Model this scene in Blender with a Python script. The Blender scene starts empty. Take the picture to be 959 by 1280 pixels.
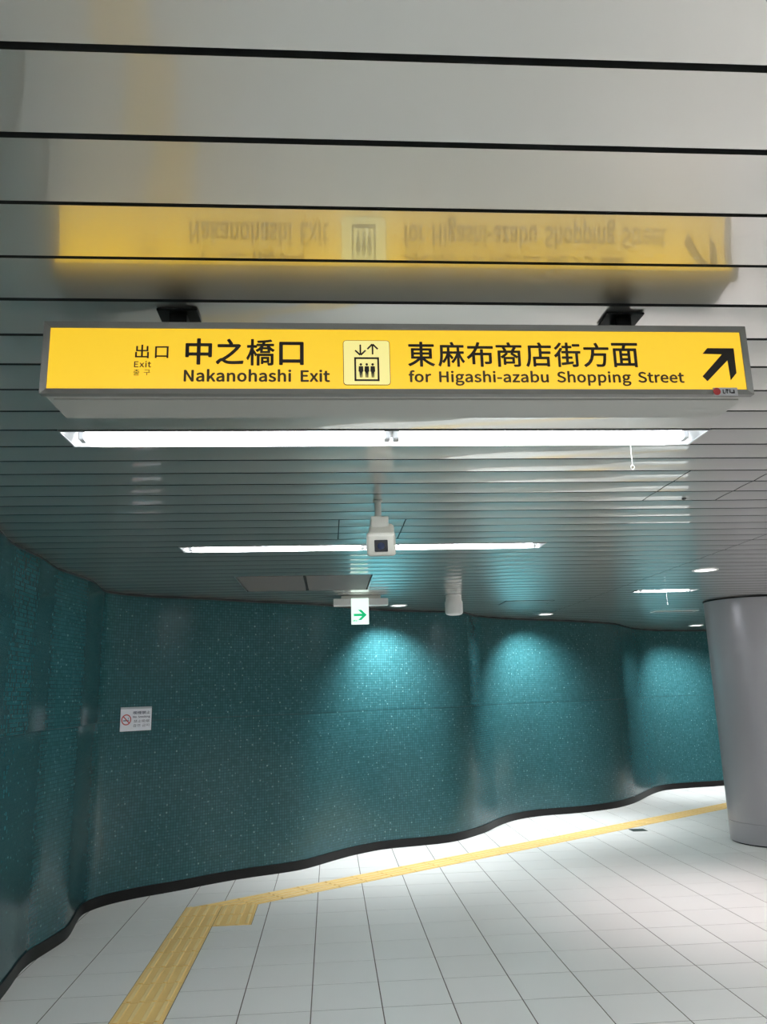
import bpy, bmesh, math, random
from mathutils import Vector, Matrix
from math import pi, sin, cos, radians, hypot, atan2, floor as ifloor

random.seed(7)
SC = bpy.context.scene
COL = SC.collection

# ------------------------------------------------------------------ camera
CAM_H = 1.728
CEIL = 2.678                      # underside of the slat ceiling
cd = bpy.data.cameras.new('camera')
cam = bpy.data.objects.new('camera', cd); COL.objects.link(cam)
rt = Vector((0.99748633, -0.06632037, -0.02495257))
up = Vector((0.00947095, -0.22420056, 0.974497))
fw = Vector((0.07022338, 0.97228376, 0.22300888))
cam.matrix_world = Matrix(((rt.x, up.x, -fw.x, 0), (rt.y, up.y, -fw.y, 0), (rt.z, up.z, -fw.z, CAM_H), (0, 0, 0, 1)))
cd.sensor_fit = 'HORIZONTAL'; cd.sensor_width = 36
cd.lens = 978.97 / 959 * 36
cd.clip_start = 0.05
SC.camera = cam

# ------------------------------------------------------------------ world, exposure
TUBE = 47.0          # fluorescent tube radiance
SPOT = 350.0          # downlight power (W)
w = bpy.data.worlds.new('world'); SC.world = w; w.use_nodes = True
w.node_tree.nodes['Background'].inputs[0].default_value = (0.5, 0.55, 0.6, 1)
w.node_tree.nodes['Background'].inputs[1].default_value = 0.05
SC.view_settings.view_transform = 'Standard'
SC.view_settings.look = 'None'
SC.view_settings.gamma = 1
SC.view_settings.use_curve_mapping = False
SC.view_settings.exposure = 0.0
SC.cycles.use_denoising = True
SC.cycles.max_bounces = 8
SC.cycles.diffuse_bounces = 4
SC.cycles.glossy_bounces = 5
SC.cycles.sample_clamp_indirect = 8
SC.cycles.caustics_reflective = True
SC.cycles.blur_glossy = 0.05

# ------------------------------------------------------------------ materials
def mat(name, col, rough=0.5, metal=0.0, emit=None, estr=0.0, coat=0.0, ior=1.5):
    m = bpy.data.materials.new(name); m.use_nodes = True
    p = m.node_tree.nodes['Principled BSDF']
    p.inputs['Base Color'].default_value = (*col, 1)
    p.inputs['Roughness'].default_value = rough
    p.inputs['Metallic'].default_value = metal
    p.inputs['IOR'].default_value = ior
    p.inputs['Coat Weight'].default_value = coat
    p.inputs['Coat Roughness'].default_value = 0.08
    if emit:
        p.inputs['Emission Color'].default_value = (*emit, 1)
        p.inputs['Emission Strength'].default_value = estr
    return m

def nd(m, typ, **kw):
    n = m.node_tree.nodes.new(typ)
    for k, v in kw.items():
        setattr(n, k, v)
    return n
def lk(m, a, b): m.node_tree.links.new(a, b)
def pr(m): return m.node_tree.nodes['Principled BSDF']
def math_n(m, op, a, b=None):
    n = nd(m, 'ShaderNodeMath', operation=op)
    for i, v in enumerate((a, b)):
        if v is None: continue
        if isinstance(v, (int, float)): n.inputs[i].default_value = v
        else: lk(m, v, n.inputs[i])
    return n.outputs[0]
def mixc(m, fac, a, b, blend='MIX'):
    n = nd(m, 'ShaderNodeMix', data_type='RGBA', blend_type=blend)
    for i, v in ((0, fac), (6, a), (7, b)):
        if isinstance(v, (int, float)): n.inputs[i].default_value = v
        elif isinstance(v, tuple): n.inputs[i].default_value = (*v, 1)
        else: lk(m, v, n.inputs[i])
    return n.outputs[2]

def floor_tile_mat():
    m = mat('floor_tile_glaze', (0.70, 0.71, 0.70), 0.38)
    oi = nd(m, 'ShaderNodeObjectInfo'); tc = nd(m, 'ShaderNodeTexCoord'); geo = nd(m, 'ShaderNodeNewGeometry')
    nz = nd(m, 'ShaderNodeTexNoise'); nz.inputs['Scale'].default_value = 1.7; nz.inputs['Detail'].default_value = 6
    lk(m, geo.outputs['Position'], nz.inputs['Vector'])
    v = math_n(m, 'ADD', math_n(m, 'MULTIPLY', oi.outputs['Random'], 0.07), math_n(m, 'MULTIPLY', nz.outputs['Fac'], 0.10))
    c = mixc(m, v, (0.83, 0.84, 0.825), (0.46, 0.45, 0.42))
    sp = nd(m, 'ShaderNodeTexNoise'); sp.inputs['Scale'].default_value = 260
    lk(m, geo.outputs['Position'], sp.inputs['Vector'])
    c2 = mixc(m, math_n(m, 'MULTIPLY', sp.outputs['Fac'], 0.12), c, (0.5, 0.5, 0.48))
    lk(m, c2, pr(m).inputs['Base Color'])
    lk(m, math_n(m, 'ADD', math_n(m, 'MULTIPLY', nz.outputs['Fac'], 0.12), 0.30), pr(m).inputs['Roughness'])
    return m

def mosaic_mat():
    m = mat('teal_glass_mosaic', (0.02, 0.14, 0.15), 0.3)
    p = pr(m)
    uv = nd(m, 'ShaderNodeUVMap'); uv.uv_map = 'UVMap'
    br = nd(m, 'ShaderNodeTexBrick'); br.offset = 0.0; br.squash = 1.0
    br.inputs['Scale'].default_value = 1.0
    br.inputs['Brick Width'].default_value = 0.027
    br.inputs['Row Height'].default_value = 0.027
    br.inputs['Mortar Size'].default_value = 0.0022
    br.inputs['Mortar Smooth'].default_value = 0.3
    br.inputs['Color1'].default_value = (0.020, 0.086, 0.095, 1)
    br.inputs['Color2'].default_value = (0.033, 0.121, 0.136, 1)
    br.inputs['Mortar'].default_value = (0.014, 0.050, 0.055, 1)
    lk(m, uv.outputs['UV'], br.inputs['Vector'])
    # pale flecks: single light chips scattered in the mosaic
    vo = nd(m, 'ShaderNodeTexVoronoi', voronoi_dimensions='2D', feature='F1'); vo.inputs['Scale'].default_value = 14.5
    lk(m, uv.outputs['UV'], vo.inputs['Vector'])
    sep = nd(m, 'ShaderNodeSeparateColor'); lk(m, vo.outputs['Color'], sep.inputs[0])
    dens = nd(m, 'ShaderNodeTexNoise'); dens.inputs['Scale'].default_value = 0.9
    lk(m, uv.outputs['UV'], dens.inputs['Vector'])
    dotsize = math_n(m, 'ADD', math_n(m, 'MULTIPLY', sep.outputs[1], 0.07), 0.055)
    dot = math_n(m, 'LESS_THAN', vo.outputs['Distance'], dotsize)
    pick = math_n(m, 'GREATER_THAN', sep.outputs[0], math_n(m, 'SUBTRACT', 1.02, dens.outputs['Fac']))
    amt = math_n(m, 'MULTIPLY', math_n(m, 'MULTIPLY', dot, pick), math_n(m, 'ADD', math_n(m, 'MULTIPLY', sep.outputs[2], 0.30), 0.08))
    c = mixc(m, amt, br.outputs['Color'], (0.34, 0.62, 0.62))
    big = nd(m, 'ShaderNodeTexNoise'); big.inputs['Scale'].default_value = 3.0; big.inputs['Detail'].default_value = 4
    lk(m, uv.outputs['UV'], big.inputs['Vector'])
    c = mixc(m, math_n(m, 'MULTIPLY', big.outputs['Fac'], 0.25), c, (0.013, 0.060, 0.075))
    lk(m, c, p.inputs['Base Color'])
    bp = nd(m, 'ShaderNodeBump'); bp.inputs['Strength'].default_value = 0.12; bp.inputs['Distance'].default_value = 0.0015
    lk(m, math_n(m, 'SUBTRACT', 1.0, br.outputs['Fac']), bp.inputs['Height'])
    lk(m, bp.outputs[0], p.inputs['Normal'])
    p.inputs['Roughness'].default_value = 0.21
    p.inputs['IOR'].default_value = 1.42
    return m

def slat_mat():
    # brushed satin metal under a clear lacquer: a broad sheen and a weaker sharp reflection
    m = mat('satin_metal_slat', (0.75, 0.735, 0.69), 0.29, 0.82)
    p = pr(m)
    p.inputs['Coat Weight'].default_value = 1.0; p.inputs['Coat IOR'].default_value = 2.2; p.inputs['Coat Roughness'].default_value = 0.015
    return m

def column_mat():
    m = mat('grey_metallic_paint', (0.40, 0.39, 0.415), 0.34, 0.4)
    geo = nd(m, 'ShaderNodeNewGeometry'); nz = nd(m, 'ShaderNodeTexNoise'); nz.inputs['Scale'].default_value = 2.5
    lk(m, geo.outputs['Position'], nz.inputs['Vector'])
    lk(m, math_n(m, 'ADD', math_n(m, 'MULTIPLY', nz.outputs['Fac'], 0.1), 0.28), pr(m).inputs['Roughness'])
    return m

def yellow_mat(name='yellow_tactile_resin', c1=(0.92, 0.64, 0.23), c2=(0.74, 0.50, 0.17)):
    m = mat(name, (0.72, 0.47, 0.13), 0.34)
    geo = nd(m, 'ShaderNodeNewGeometry'); nz = nd(m, 'ShaderNodeTexNoise'); nz.inputs['Scale'].default_value = 9
    nz.inputs['Detail'].default_value = 5
    lk(m, geo.outputs['Position'], nz.inputs['Vector'])
    lk(m, mixc(m, math_n(m, 'MULTIPLY', nz.outputs['Fac'], 0.35), c1, c2), pr(m).inputs['Base Color'])
    return m

M_TILE = floor_tile_mat()
M_GROUT = mat('grout', (0.13, 0.115, 0.10), 0.9)
M_MOSAIC = mosaic_mat()
M_SLAT = slat_mat()
M_SLATSIDE = mat('slat_edge', (0.07, 0.072, 0.068), 0.6, 0.2)
M_PLENUM = mat('dark_ceiling_rail', (0.035, 0.04, 0.037), 0.6)
M_COLUMN = column_mat()
M_YELLOW = yellow_mat()
M_YELLOWTOP = yellow_mat('worn_lit_yellow_bar', (0.96, 0.75, 0.36), (0.88, 0.65, 0.28))  # paler bar tops: wear, plus direct light put into the colour
M_BLACK = mat('black_rubber', (0.005, 0.0045, 0.0045), 0.45, ior=1.35)
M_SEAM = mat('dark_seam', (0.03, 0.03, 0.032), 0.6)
M_WALLSEAM = mat('dark_teal_joint', (0.006, 0.032, 0.036), 0.6)
M_PLASTER = mat('pale_plaster', (0.62, 0.62, 0.60), 0.8)
M_TUBE = mat('lit_tube', (1, 1, 1), 0.4, emit=(0.93, 0.97, 1.0), estr=TUBE)
M_REFL = mat('white_enamel', (0.86, 0.87, 0.88), 0.35)
M_SOCKET = mat('white_plastic', (0.72, 0.73, 0.74), 0.4)
M_ALU = mat('aluminium_trim', (0.62, 0.62, 0.62), 0.3, 0.8)
M_FRAME = mat('grey_sign_frame', (0.27, 0.265, 0.25), 0.42, 0.5)
M_CASE = mat('cream_sign_case', (0.52, 0.51, 0.47), 0.42)
M_FACE = mat('backlit_yellow', (0.35, 0.26, 0.02), 0.3, emit=(1.0, 0.62, 0.030), estr=0.86)
M_FACE2 = mat('backlit_pale_yellow', (0.4, 0.38, 0.2), 0.3, emit=(1.0, 0.88, 0.30), estr=0.80)
M_INK = mat('black_ink', (0.010, 0.006, 0.004), 0.45)
M_INK2 = mat('brown_ink', (0.05, 0.03, 0.004), 0.45)
M_CREAM = mat('cream_camera_plastic', (0.62, 0.61, 0.54), 0.4)
M_DKGREY = mat('dark_grey_plastic', (0.10, 0.10, 0.10), 0.4)
M_GLASS = mat('dark_lens_glass', (0.008, 0.010, 0.016), 0.05, coat=1.0)
M_LENS = mat('lens_blue', (0.02, 0.03, 0.07), 0.15)
M_EXIT = mat('backlit_white', (0.6, 0.65, 0.6), 0.4, emit=(0.80, 1.0, 0.90), estr=0.95)
M_GREEN = mat('backlit_green', (0.0, 0.3, 0.1), 0.4, emit=(0.0, 0.55, 0.22), estr=0.8)
M_WHITE = mat('white_paint', (0.84, 0.84, 0.83), 0.45)
M_OFFW = mat('ivory_plastic', (0.62, 0.62, 0.57), 0.5)
M_PLATE = mat('white_sign_plate', (0.72, 0.74, 0.80), 0.4)
M_PLATEG = mat('grey_sign_strip', (0.36, 0.40, 0.44), 0.4)
M_RED = mat('red_print', (0.42, 0.03, 0.03), 0.45)
M_PRINT = mat('dark_print', (0.06, 0.07, 0.11), 0.45)
M_HATCH = mat('brownish_grille', (0.20, 0.185, 0.18), 0.5, 0.1)
M_LAMP = mat('lit_downlight', (1, 1, 1), 0.4, emit=(1.0, 0.97, 0.97), estr=2.6)
M_DRAIN = mat('green_grey_plate', (0.10, 0.125, 0.115), 0.4, 0.5)
M_SILVER = mat('silver_sticker', (0.55, 0.55, 0.56), 0.35, 0.4)

# ------------------------------------------------------------------ helpers
def link(name, mesh, m=None, parent=None, smooth=False):
    if m and not mesh.materials: mesh.materials.append(m)
    o = bpy.data.objects.new(name, mesh); COL.objects.link(o)
    if parent: o.parent = parent
    if smooth:
        for f in mesh.polygons: f.use_smooth = True
    return o
def bm_obj(name, bm, m, parent=None, smooth=False):
    bmesh.ops.recalc_face_normals(bm, faces=bm.faces)
    me = bpy.data.meshes.new(name); bm.to_mesh(me); bm.free()
    return link(name, me, m, parent, smooth)
def thing(name, label, cat, loc=(0, 0, 0), rz=0.0, group=None):
    o = bpy.data.objects.new(name, None); COL.objects.link(o)
    o.empty_display_size = 0.05
    o.location = loc; o.rotation_euler = (0, 0, rz)
    o['label'] = label; o['category'] = cat
    if group: o['group'] = group
    return o
def add_box(bm, x0, x1, y0, y1, z0, z1, bev=0.0, seg=2, mx=None):
    r = bmesh.ops.create_cube(bm, size=1)
    vs = r['verts']
    for v in vs:
        v.co = Vector(((x0 + x1) / 2 + v.co.x * (x1 - x0), (y0 + y1) / 2 + v.co.y * (y1 - y0), (z0 + z1) / 2 + v.co.z * (z1 - z0)))
    if bev:
        es = list({e for v in vs for e in v.link_edges})
        r2 = bmesh.ops.bevel(bm, geom=es, offset=bev, segments=seg, affect='EDGES', profile=0.5)
        vs = list({v for f in r2['faces'] for v in f.verts} | {v for v in vs if v.is_valid})
    if mx is not None:
        bmesh.ops.transform(bm, matrix=mx, verts=[v for v in vs if v.is_valid])
    return vs
def box(name, x0, x1, y0, y1, z0, z1, m, parent=None, bev=0.0, seg=2, smooth=False):
    bm = bmesh.new(); add_box(bm, x0, x1, y0, y1, z0, z1, bev, seg)
    return bm_obj(name, bm, m, parent, smooth)
def add_lathe(bm, prof, seg=32, c=(0, 0, 0), mx=None):
    rings = []
    allv = []
    for (r, z) in prof:
        if r < 1e-6:
            v = bm.verts.new((c[0], c[1], c[2] + z)); rings.append([v]); allv.append(v)
        else:
            rg = [bm.verts.new((c[0] + r * cos(2 * pi * k / seg), c[1] + r * sin(2 * pi * k / seg), c[2] + z)) for k in range(seg)]
            rings.append(rg); allv += rg
    for a, b in zip(rings, rings[1:]):
        for k in range(seg):
            k2 = (k + 1) % seg
            if len(a) == 1 and len(b) == 1: continue
            if len(a) == 1: bm.faces.new((a[0], b[k], b[k2]))
            elif len(b) == 1: bm.faces.new((a[k], b[0], a[k2]))
            else: bm.faces.new((a[k], b[k], b[k2], a[k2]))
    if mx is not None: bmesh.ops.transform(bm, matrix=mx, verts=allv)
def lathe(name, prof, m, parent=None, seg=32, c=(0, 0, 0), smooth=True, mx=None):
    bm = bmesh.new(); add_lathe(bm, prof, seg, c, mx)
    o = bm_obj(name, bm, m, parent, smooth)
    me = o.data
    # keep hard corners hard
    bm = bmesh.new(); bm.from_mesh(me)
    for e in bm.edges:
        if len(e.link_faces) == 2 and e.calc_face_angle(0) > radians(38): e.smooth = False
    bm.to_mesh(me); bm.free()
    return o
def add_tube(bm, p0, p1, r, seg=12, cap=True):
    p0 = Vector(p0); p1 = Vector(p1); d = (p1 - p0)
    q = d.to_track_quat('Z', 'Y').to_matrix().to_4x4()
    mx = Matrix.Translation(p0) @ q
    L = d.length
    prof = [(0, 0), (r, 0), (r, L), (0, L)] if cap else [(r, 0), (r, L)]
    add_lathe(bm, prof, seg, (0, 0, 0), mx)
def tube(name, p0, p1, r, m, parent=None, seg=12):
    bm = bmesh.new(); add_tube(bm, p0, p1, r, seg)
    return bm_obj(name, bm, m, parent)
def prism_xy(bm, poly, z0, z1):
    """convex/any simple polygon in xy extruded in z"""
    a = [bm.verts.new((p[0], p[1], z0)) for p in poly]
    b = [bm.verts.new((p[0], p[1], z1)) for p in poly]
    bm.faces.new(b); bm.faces.new(a[::-1])
    n = len(poly)
    for k in range(n):
        bm.faces.new((a[k], a[(k + 1) % n], b[(k + 1) % n], b[k]))
def prism_xz(bm, poly, y0, y1):
    a = [bm.verts.new((p[0], y0, p[1])) for p in poly]
    b = [bm.verts.new((p[0], y1, p[1])) for p in poly]
    bm.faces.new(a); bm.faces.new(b[::-1])
    n = len(poly)
    for k in range(n):
        bm.faces.new((a[k], b[k], b[(k + 1) % n], a[(k + 1) % n]))
def clip(poly, n, c):
    """keep the part of a convex polygon with n.p >= c"""
    out = []
    for k in range(len(poly)):
        p, q = poly[k], poly[(k + 1) % len(poly)]
        dp = n[0] * p[0] + n[1] * p[1] - c; dq = n[0] * q[0] + n[1] * q[1] - c
        if dp >= 0: out.append(p)
        if (dp > 0 and dq < 0) or (dp < 0 and dq > 0):
            t = dp / (dp - dq); out.append((p[0] + t * (q[0] - p[0]), p[1] + t * (q[1] - p[1])))
    if len(out) < 3: return []
    ar = 0
    for k in range(len(out)):
        p, q = out[k], out[(k + 1) % len(out)]; ar += p[0] * q[1] - p[1] * q[0]
    return out if abs(ar) / 2 > 2e-5 else []
GLYPHS = {}
for rec in ("- 61 8,43,53,43,53,55,8,55 0,2,3,0,1,2;E 103 18,0,93,0,93,14,34,14,34,61,82,61,82,74,34,74,34,115,92,115,92,128,18,128 0,8,11,8,10,11,8,9,10,0,7,8,0,4,7,4,6,7,4,5,6,0,3,4,0,2,3,0,1,2;H 127 18,0,34,0,34,61,94,61,94,0,110,0,110,128,94,128,94,75,34,75,34,128,18,128 0,10,11,0,9,10,8,6,7,8,5,6,0,2,9,2,8,9,2,3,8,3,5,8,0,1,2,4,5,3;N 127 18,0,33,0,33,67,33,81,32,94,31,107,32,107,46,81,92,0,109,0,109,128,93,128,93,62,94,48,95,34,96,21,95,21,81,47,34,128,18,128 0,5,19,5,18,19,5,6,18,6,17,18,12,10,11,12,9,10,0,4,5,7,17,6,0,3,4,8,17,7,0,2,3,0,1,2,13,9,12,14,9,13,8,16,17,15,9,14,8,15,16,8,9,15;S 104 53,-2,76,3,91,16,97,34,93,50,84,61,70,68,52,76,42,81,34,88,31,98,34,108,42,114,55,116,66,115,76,111,84,105,92,115,82,123,69,129,55,131,34,126,20,114,14,97,18,81,28,70,40,64,59,56,70,50,77,43,80,33,77,22,68,15,53,12,40,14,28,19,18,28,8,17,21,7,36,0 21,19,20,21,18,19,22,18,21,22,13,18,13,17,18,22,12,13,14,17,13,15,17,14,15,16,17,23,12,22,23,11,12,23,10,11,23,9,10,24,9,23,24,8,9,24,7,8,25,7,24,25,6,7,26,6,25,26,5,6,27,5,26,27,4,5,28,4,27,29,4,28,29,3,4,30,3,29,30,2,3,31,2,30,37,35,36,32,2,31,37,34,35,38,34,37,32,1,2,33,1,32,38,33,34,38,1,33,39,1,38,39,0,1;a 99 38,-2,49,0,60,4,70,11,70,11,71,0,85,0,85,58,81,79,71,93,52,98,37,96,24,91,14,85,20,74,29,79,38,83,49,84,61,81,67,72,69,60,36,54,16,42,10,25,14,10,24,1,43,11,34,12,28,17,26,26,30,37,43,44,69,50,69,23,60,16,51,12 11,9,10,12,9,11,12,8,9,13,17,12,17,8,12,14,15,13,15,16,13,16,17,13,18,8,17,19,8,18,19,7,8,20,7,19,21,7,20,21,32,7,32,6,7,22,32,21,22,31,32,33,6,32,22,30,31,23,30,22,23,29,30,23,28,29,24,28,23,34,4,33,4,6,33,24,27,28,35,4,34,24,26,27,26,3,35,3,4,35,26,2,3,5,6,4,24,2,26,25,2,24,25,1,2,0,1,25;b 108 58,-2,78,4,93,21,99,49,95,75,82,91,61,98,51,96,41,91,32,84,32,101,32,139,16,139,16,0,29,0,30,10,31,10,40,3,49,-1,55,11,48,12,40,15,32,21,32,71,41,78,49,83,57,84,72,80,80,67,83,49,79,29,69,16 13,11,12,13,10,11,13,9,10,7,5,6,8,5,7,8,4,5,9,26,8,26,4,8,13,23,9,23,24,9,24,25,9,25,26,9,27,4,26,28,4,27,28,3,4,13,22,23,29,3,28,29,2,3,30,2,29,31,2,30,31,1,2,13,15,22,15,21,22,19,1,31,15,20,21,15,19,20,15,16,19,16,1,19,13,14,15,17,1,16,17,0,1,18,0,17;e 97 55,-2,67,-1,77,2,86,7,80,18,73,14,65,11,56,11,40,15,29,26,25,44,89,44,89,46,90,49,90,53,85,77,72,92,52,98,31,91,15,74,9,47,15,21,32,4,25,55,30,71,39,81,52,85,65,81,73,71,76,55 18,16,17,18,15,16,19,25,18,25,26,18,26,15,18,27,15,26,28,15,27,19,24,25,28,14,15,20,24,19,29,14,28,20,23,24,20,29,23,20,14,29,20,13,14,20,12,13,21,10,20,10,12,20,10,11,12,21,9,10,21,8,9,22,8,21,5,3,4,22,7,8,6,3,5,7,3,6,22,3,7,22,2,3,0,2,22,0,1,2;f 57 6,82,19,82,19,0,35,0,35,82,55,82,55,95,35,95,35,110,36,120,41,127,48,129,52,129,55,128,59,126,62,139,58,140,52,141,46,142,31,138,22,127,19,110,19,95,6,94 19,17,18,19,16,17,19,15,16,19,14,15,20,11,19,11,12,19,12,13,19,13,14,19,20,10,11,21,10,20,21,9,10,21,8,9,22,8,21,22,7,8,23,7,22,23,6,7,23,5,6,0,5,23,1,5,0,2,4,1,4,5,1,2,3,4;g 99 48,-44,74,-39,90,-27,96,-11,93,2,82,9,63,12,44,12,34,13,29,17,28,22,29,27,31,30,34,33,38,32,43,31,48,30,66,34,78,46,83,63,82,71,79,78,75,83,95,83,95,95,61,95,58,96,53,97,48,98,30,93,17,82,12,64,14,53,19,44,25,38,25,37,20,33,16,27,14,20,15,13,19,8,23,4,23,3,15,-3,11,-10,9,-18,14,-32,28,-41,48,41,38,44,31,52,28,64,31,76,38,83,48,86,58,83,66,76,68,64,65,52,58,44,50,-33,36,-31,26,-25,23,-16,24,-11,27,-5,33,0,37,-1,41,-1,45,-1,61,-1,72,-3,78,-6,81,-13,77,-23,66,-30 29,27,28,29,26,27,29,25,26,29,24,25,29,23,24,30,54,29,54,23,29,30,53,54,55,23,54,30,52,53,56,22,55,22,23,55,56,21,22,31,52,30,56,20,21,31,51,52,57,20,56,57,19,20,32,51,31,32,50,51,58,19,57,58,18,19,33,50,32,59,18,58,33,49,50,59,17,18,34,49,33,48,17,59,34,48,49,34,17,48,35,17,34,36,13,35,13,17,35,13,16,17,36,12,13,14,16,13,37,12,36,15,16,14,37,11,12,38,11,37,38,10,11,38,9,10,39,9,38,39,8,9,39,7,8,40,7,39,40,6,7,40,5,6,40,4,5,41,4,40,42,4,41,43,66,42,66,4,42,66,70,4,70,71,4,71,3,4,43,65,66,67,70,66,68,70,67,69,70,68,72,3,71,44,65,43,44,64,65,73,3,72,45,64,44,45,63,64,73,2,3,74,2,73,45,62,63,46,62,45,75,2,74,46,61,62,75,1,2,60,1,75,46,60,61,47,60,46,47,1,60,47,0,1;h 106 16,0,32,0,32,69,41,77,49,82,58,84,68,81,74,73,76,58,76,0,92,0,92,60,89,81,79,93,63,98,51,95,41,90,32,82,32,101,32,139,16,139 0,19,20,0,18,19,0,17,18,15,13,14,16,13,15,16,12,13,17,5,16,5,12,16,17,4,5,6,12,5,17,3,4,0,2,17,2,3,17,7,12,6,7,11,12,8,11,7,0,1,2,8,10,11,9,10,8;i 48 24,115,30,116,33,120,35,125,33,131,30,134,24,136,19,134,15,131,14,125,15,120,19,116,16,0,32,0,32,95,16,95 12,14,15,12,13,14,7,5,6,8,5,7,8,4,5,9,4,8,9,3,4,10,3,9,10,2,3,11,2,10,11,1,2,0,1,11;k 97 16,0,32,0,32,25,50,46,78,0,95,0,59,57,91,95,73,95,33,45,32,45,32,139,16,139 0,11,12,0,10,11,9,7,8,9,6,7,9,3,6,3,5,6,9,2,3,4,5,3,0,9,10,0,2,9,0,1,2;m 162 16,0,32,0,32,69,41,77,49,82,56,84,66,81,72,73,74,58,74,0,90,0,90,69,98,77,106,82,114,84,124,81,129,73,131,58,131,0,147,0,147,60,144,81,135,93,119,98,107,95,97,89,87,79,82,89,73,95,61,98,50,95,40,89,31,81,31,81,29,95,16,95 30,28,29,24,22,23,31,28,30,31,27,28,25,22,24,0,34,35,0,33,34,25,21,22,32,27,31,32,5,27,5,26,27,26,14,25,14,21,25,32,4,5,6,26,5,26,13,14,15,21,14,32,3,4,26,12,13,0,32,33,0,2,32,2,3,32,7,26,6,16,21,15,16,20,21,7,12,26,7,11,12,8,11,7,17,20,16,0,1,2,8,10,11,17,19,20,9,10,8,18,19,17;n 107 16,0,32,0,32,69,41,77,49,82,58,84,68,81,74,73,76,58,76,0,92,0,92,60,89,81,79,93,63,98,51,95,41,89,31,81,31,81,29,95,16,95 15,13,14,16,13,15,0,19,20,0,18,19,16,12,13,17,5,16,5,12,16,17,4,5,6,12,5,17,3,4,0,17,18,0,2,17,2,3,17,7,12,6,7,11,12,8,11,7,0,1,2,8,10,11,9,10,8;o 106 53,-2,75,4,91,21,97,47,91,75,75,92,53,98,31,92,15,75,9,47,15,21,31,4,53,11,39,16,29,28,26,47,29,67,39,79,53,84,68,79,77,67,81,47,77,28,68,16 7,5,6,8,5,7,8,18,5,18,4,5,8,17,18,19,4,18,20,4,19,8,16,17,20,3,4,9,16,8,9,15,16,21,3,20,10,15,9,10,14,15,22,3,21,22,2,3,10,13,14,23,2,22,11,13,10,23,1,2,12,1,23,11,12,13,11,1,12,0,1,11;p 109 16,-40,32,-40,32,-8,32,9,40,3,49,-1,58,-2,78,4,93,21,99,49,95,75,82,91,61,98,51,96,40,91,31,84,31,84,29,95,16,95,55,11,48,12,41,15,32,21,32,71,41,78,49,83,57,84,72,80,80,67,83,49,79,29,69,16 13,11,12,14,11,13,0,17,18,0,16,17,14,10,11,15,26,14,26,10,14,0,15,16,0,23,15,23,24,15,24,25,15,25,26,15,27,10,26,28,10,27,28,9,10,0,22,23,29,9,28,29,8,9,30,8,29,31,8,30,31,7,8,0,3,22,3,21,22,19,7,31,3,20,21,3,19,20,3,7,19,0,2,3,4,7,3,4,6,7,5,6,4,0,1,2;r 68 16,0,32,0,32,61,39,74,48,81,56,83,60,83,62,82,65,82,68,95,65,97,62,97,58,98,48,95,39,88,31,78,31,78,29,95,16,95 13,11,12,13,10,11,13,9,10,13,8,9,14,7,13,7,8,13,0,17,18,0,16,17,15,5,14,5,6,14,6,7,14,15,4,5,15,3,4,0,15,16,0,2,15,2,3,15,0,1,2;s 82 41,-2,60,2,71,12,75,26,71,40,60,49,47,55,37,59,29,64,26,71,28,78,34,83,44,85,52,84,59,81,65,77,73,87,65,92,55,96,44,98,26,94,15,84,11,71,15,57,25,49,39,43,49,39,57,33,60,25,58,18,52,12,41,10,31,12,22,16,13,22,6,11,16,4,28,-1 20,18,19,20,17,18,21,17,20,21,16,17,21,12,16,12,13,16,13,14,16,14,15,16,21,11,12,22,11,21,22,10,11,22,9,10,22,8,9,23,8,22,23,7,8,23,6,7,24,6,23,24,5,6,24,4,5,25,4,24,26,4,25,26,3,4,27,3,26,28,3,27,28,2,3,29,2,28,35,33,34,30,2,29,35,32,33,31,2,30,31,1,2,35,31,32,36,31,35,36,1,31,37,1,36,37,0,1;t 66 46,-2,52,-2,58,0,64,1,60,13,57,12,53,11,50,11,41,13,36,19,35,29,35,82,61,82,61,95,35,95,35,122,22,122,20,95,5,94,5,82,19,82,19,29,21,13,30,2 17,15,16,17,14,15,18,14,17,18,13,14,18,12,13,19,12,18,20,12,19,21,11,20,11,12,20,21,10,11,22,10,21,22,9,10,22,8,9,5,3,4,22,7,8,23,7,22,6,3,5,7,3,6,23,3,7,0,3,23,0,2,3,0,1,2;u 106 44,-2,56,0,66,6,75,15,76,15,77,0,90,0,90,95,74,95,74,28,66,19,58,13,49,12,38,14,33,22,31,37,31,95,15,95,15,35,18,14,27,2 18,16,17,18,15,16,9,7,8,9,6,7,18,14,15,19,14,18,10,4,9,4,6,9,19,13,14,11,3,10,3,4,10,11,2,3,5,6,4,20,13,19,20,12,13,12,2,11,20,2,12,20,1,2,0,1,20;x 87 3,0,19,0,32,22,35,28,39,34,42,39,43,39,46,34,50,28,53,22,67,0,85,0,53,48,82,95,65,95,54,74,51,69,48,64,45,58,44,58,41,64,38,69,35,74,22,95,5,95,34,50 25,23,24,25,22,23,15,13,14,15,12,13,25,21,22,16,12,15,25,20,21,17,12,16,25,19,20,18,12,17,25,18,19,25,12,18,0,5,25,5,12,25,5,6,12,6,11,12,0,4,5,7,11,6,8,11,7,0,3,4,0,2,3,9,11,8,0,1,2,10,11,9;z 83 6,0,78,0,78,13,26,13,77,86,77,95,12,95,12,82,56,82,6,9 7,5,6,7,4,5,7,8,4,8,3,4,9,3,8,9,2,3,9,1,2,0,1,9").split(';'):
    ch_, adv_, v_, t_ = rec.split(' ')
    v_ = [int(q) / 500 for q in v_.split(',')]; t_ = [int(q) for q in t_.split(',')]
    GLYPHS[ch_] = (int(adv_) / 500, list(zip(v_[::2], v_[1::2])), [tuple(t_[q:q + 3]) for q in range(0, len(t_), 3)])
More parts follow.
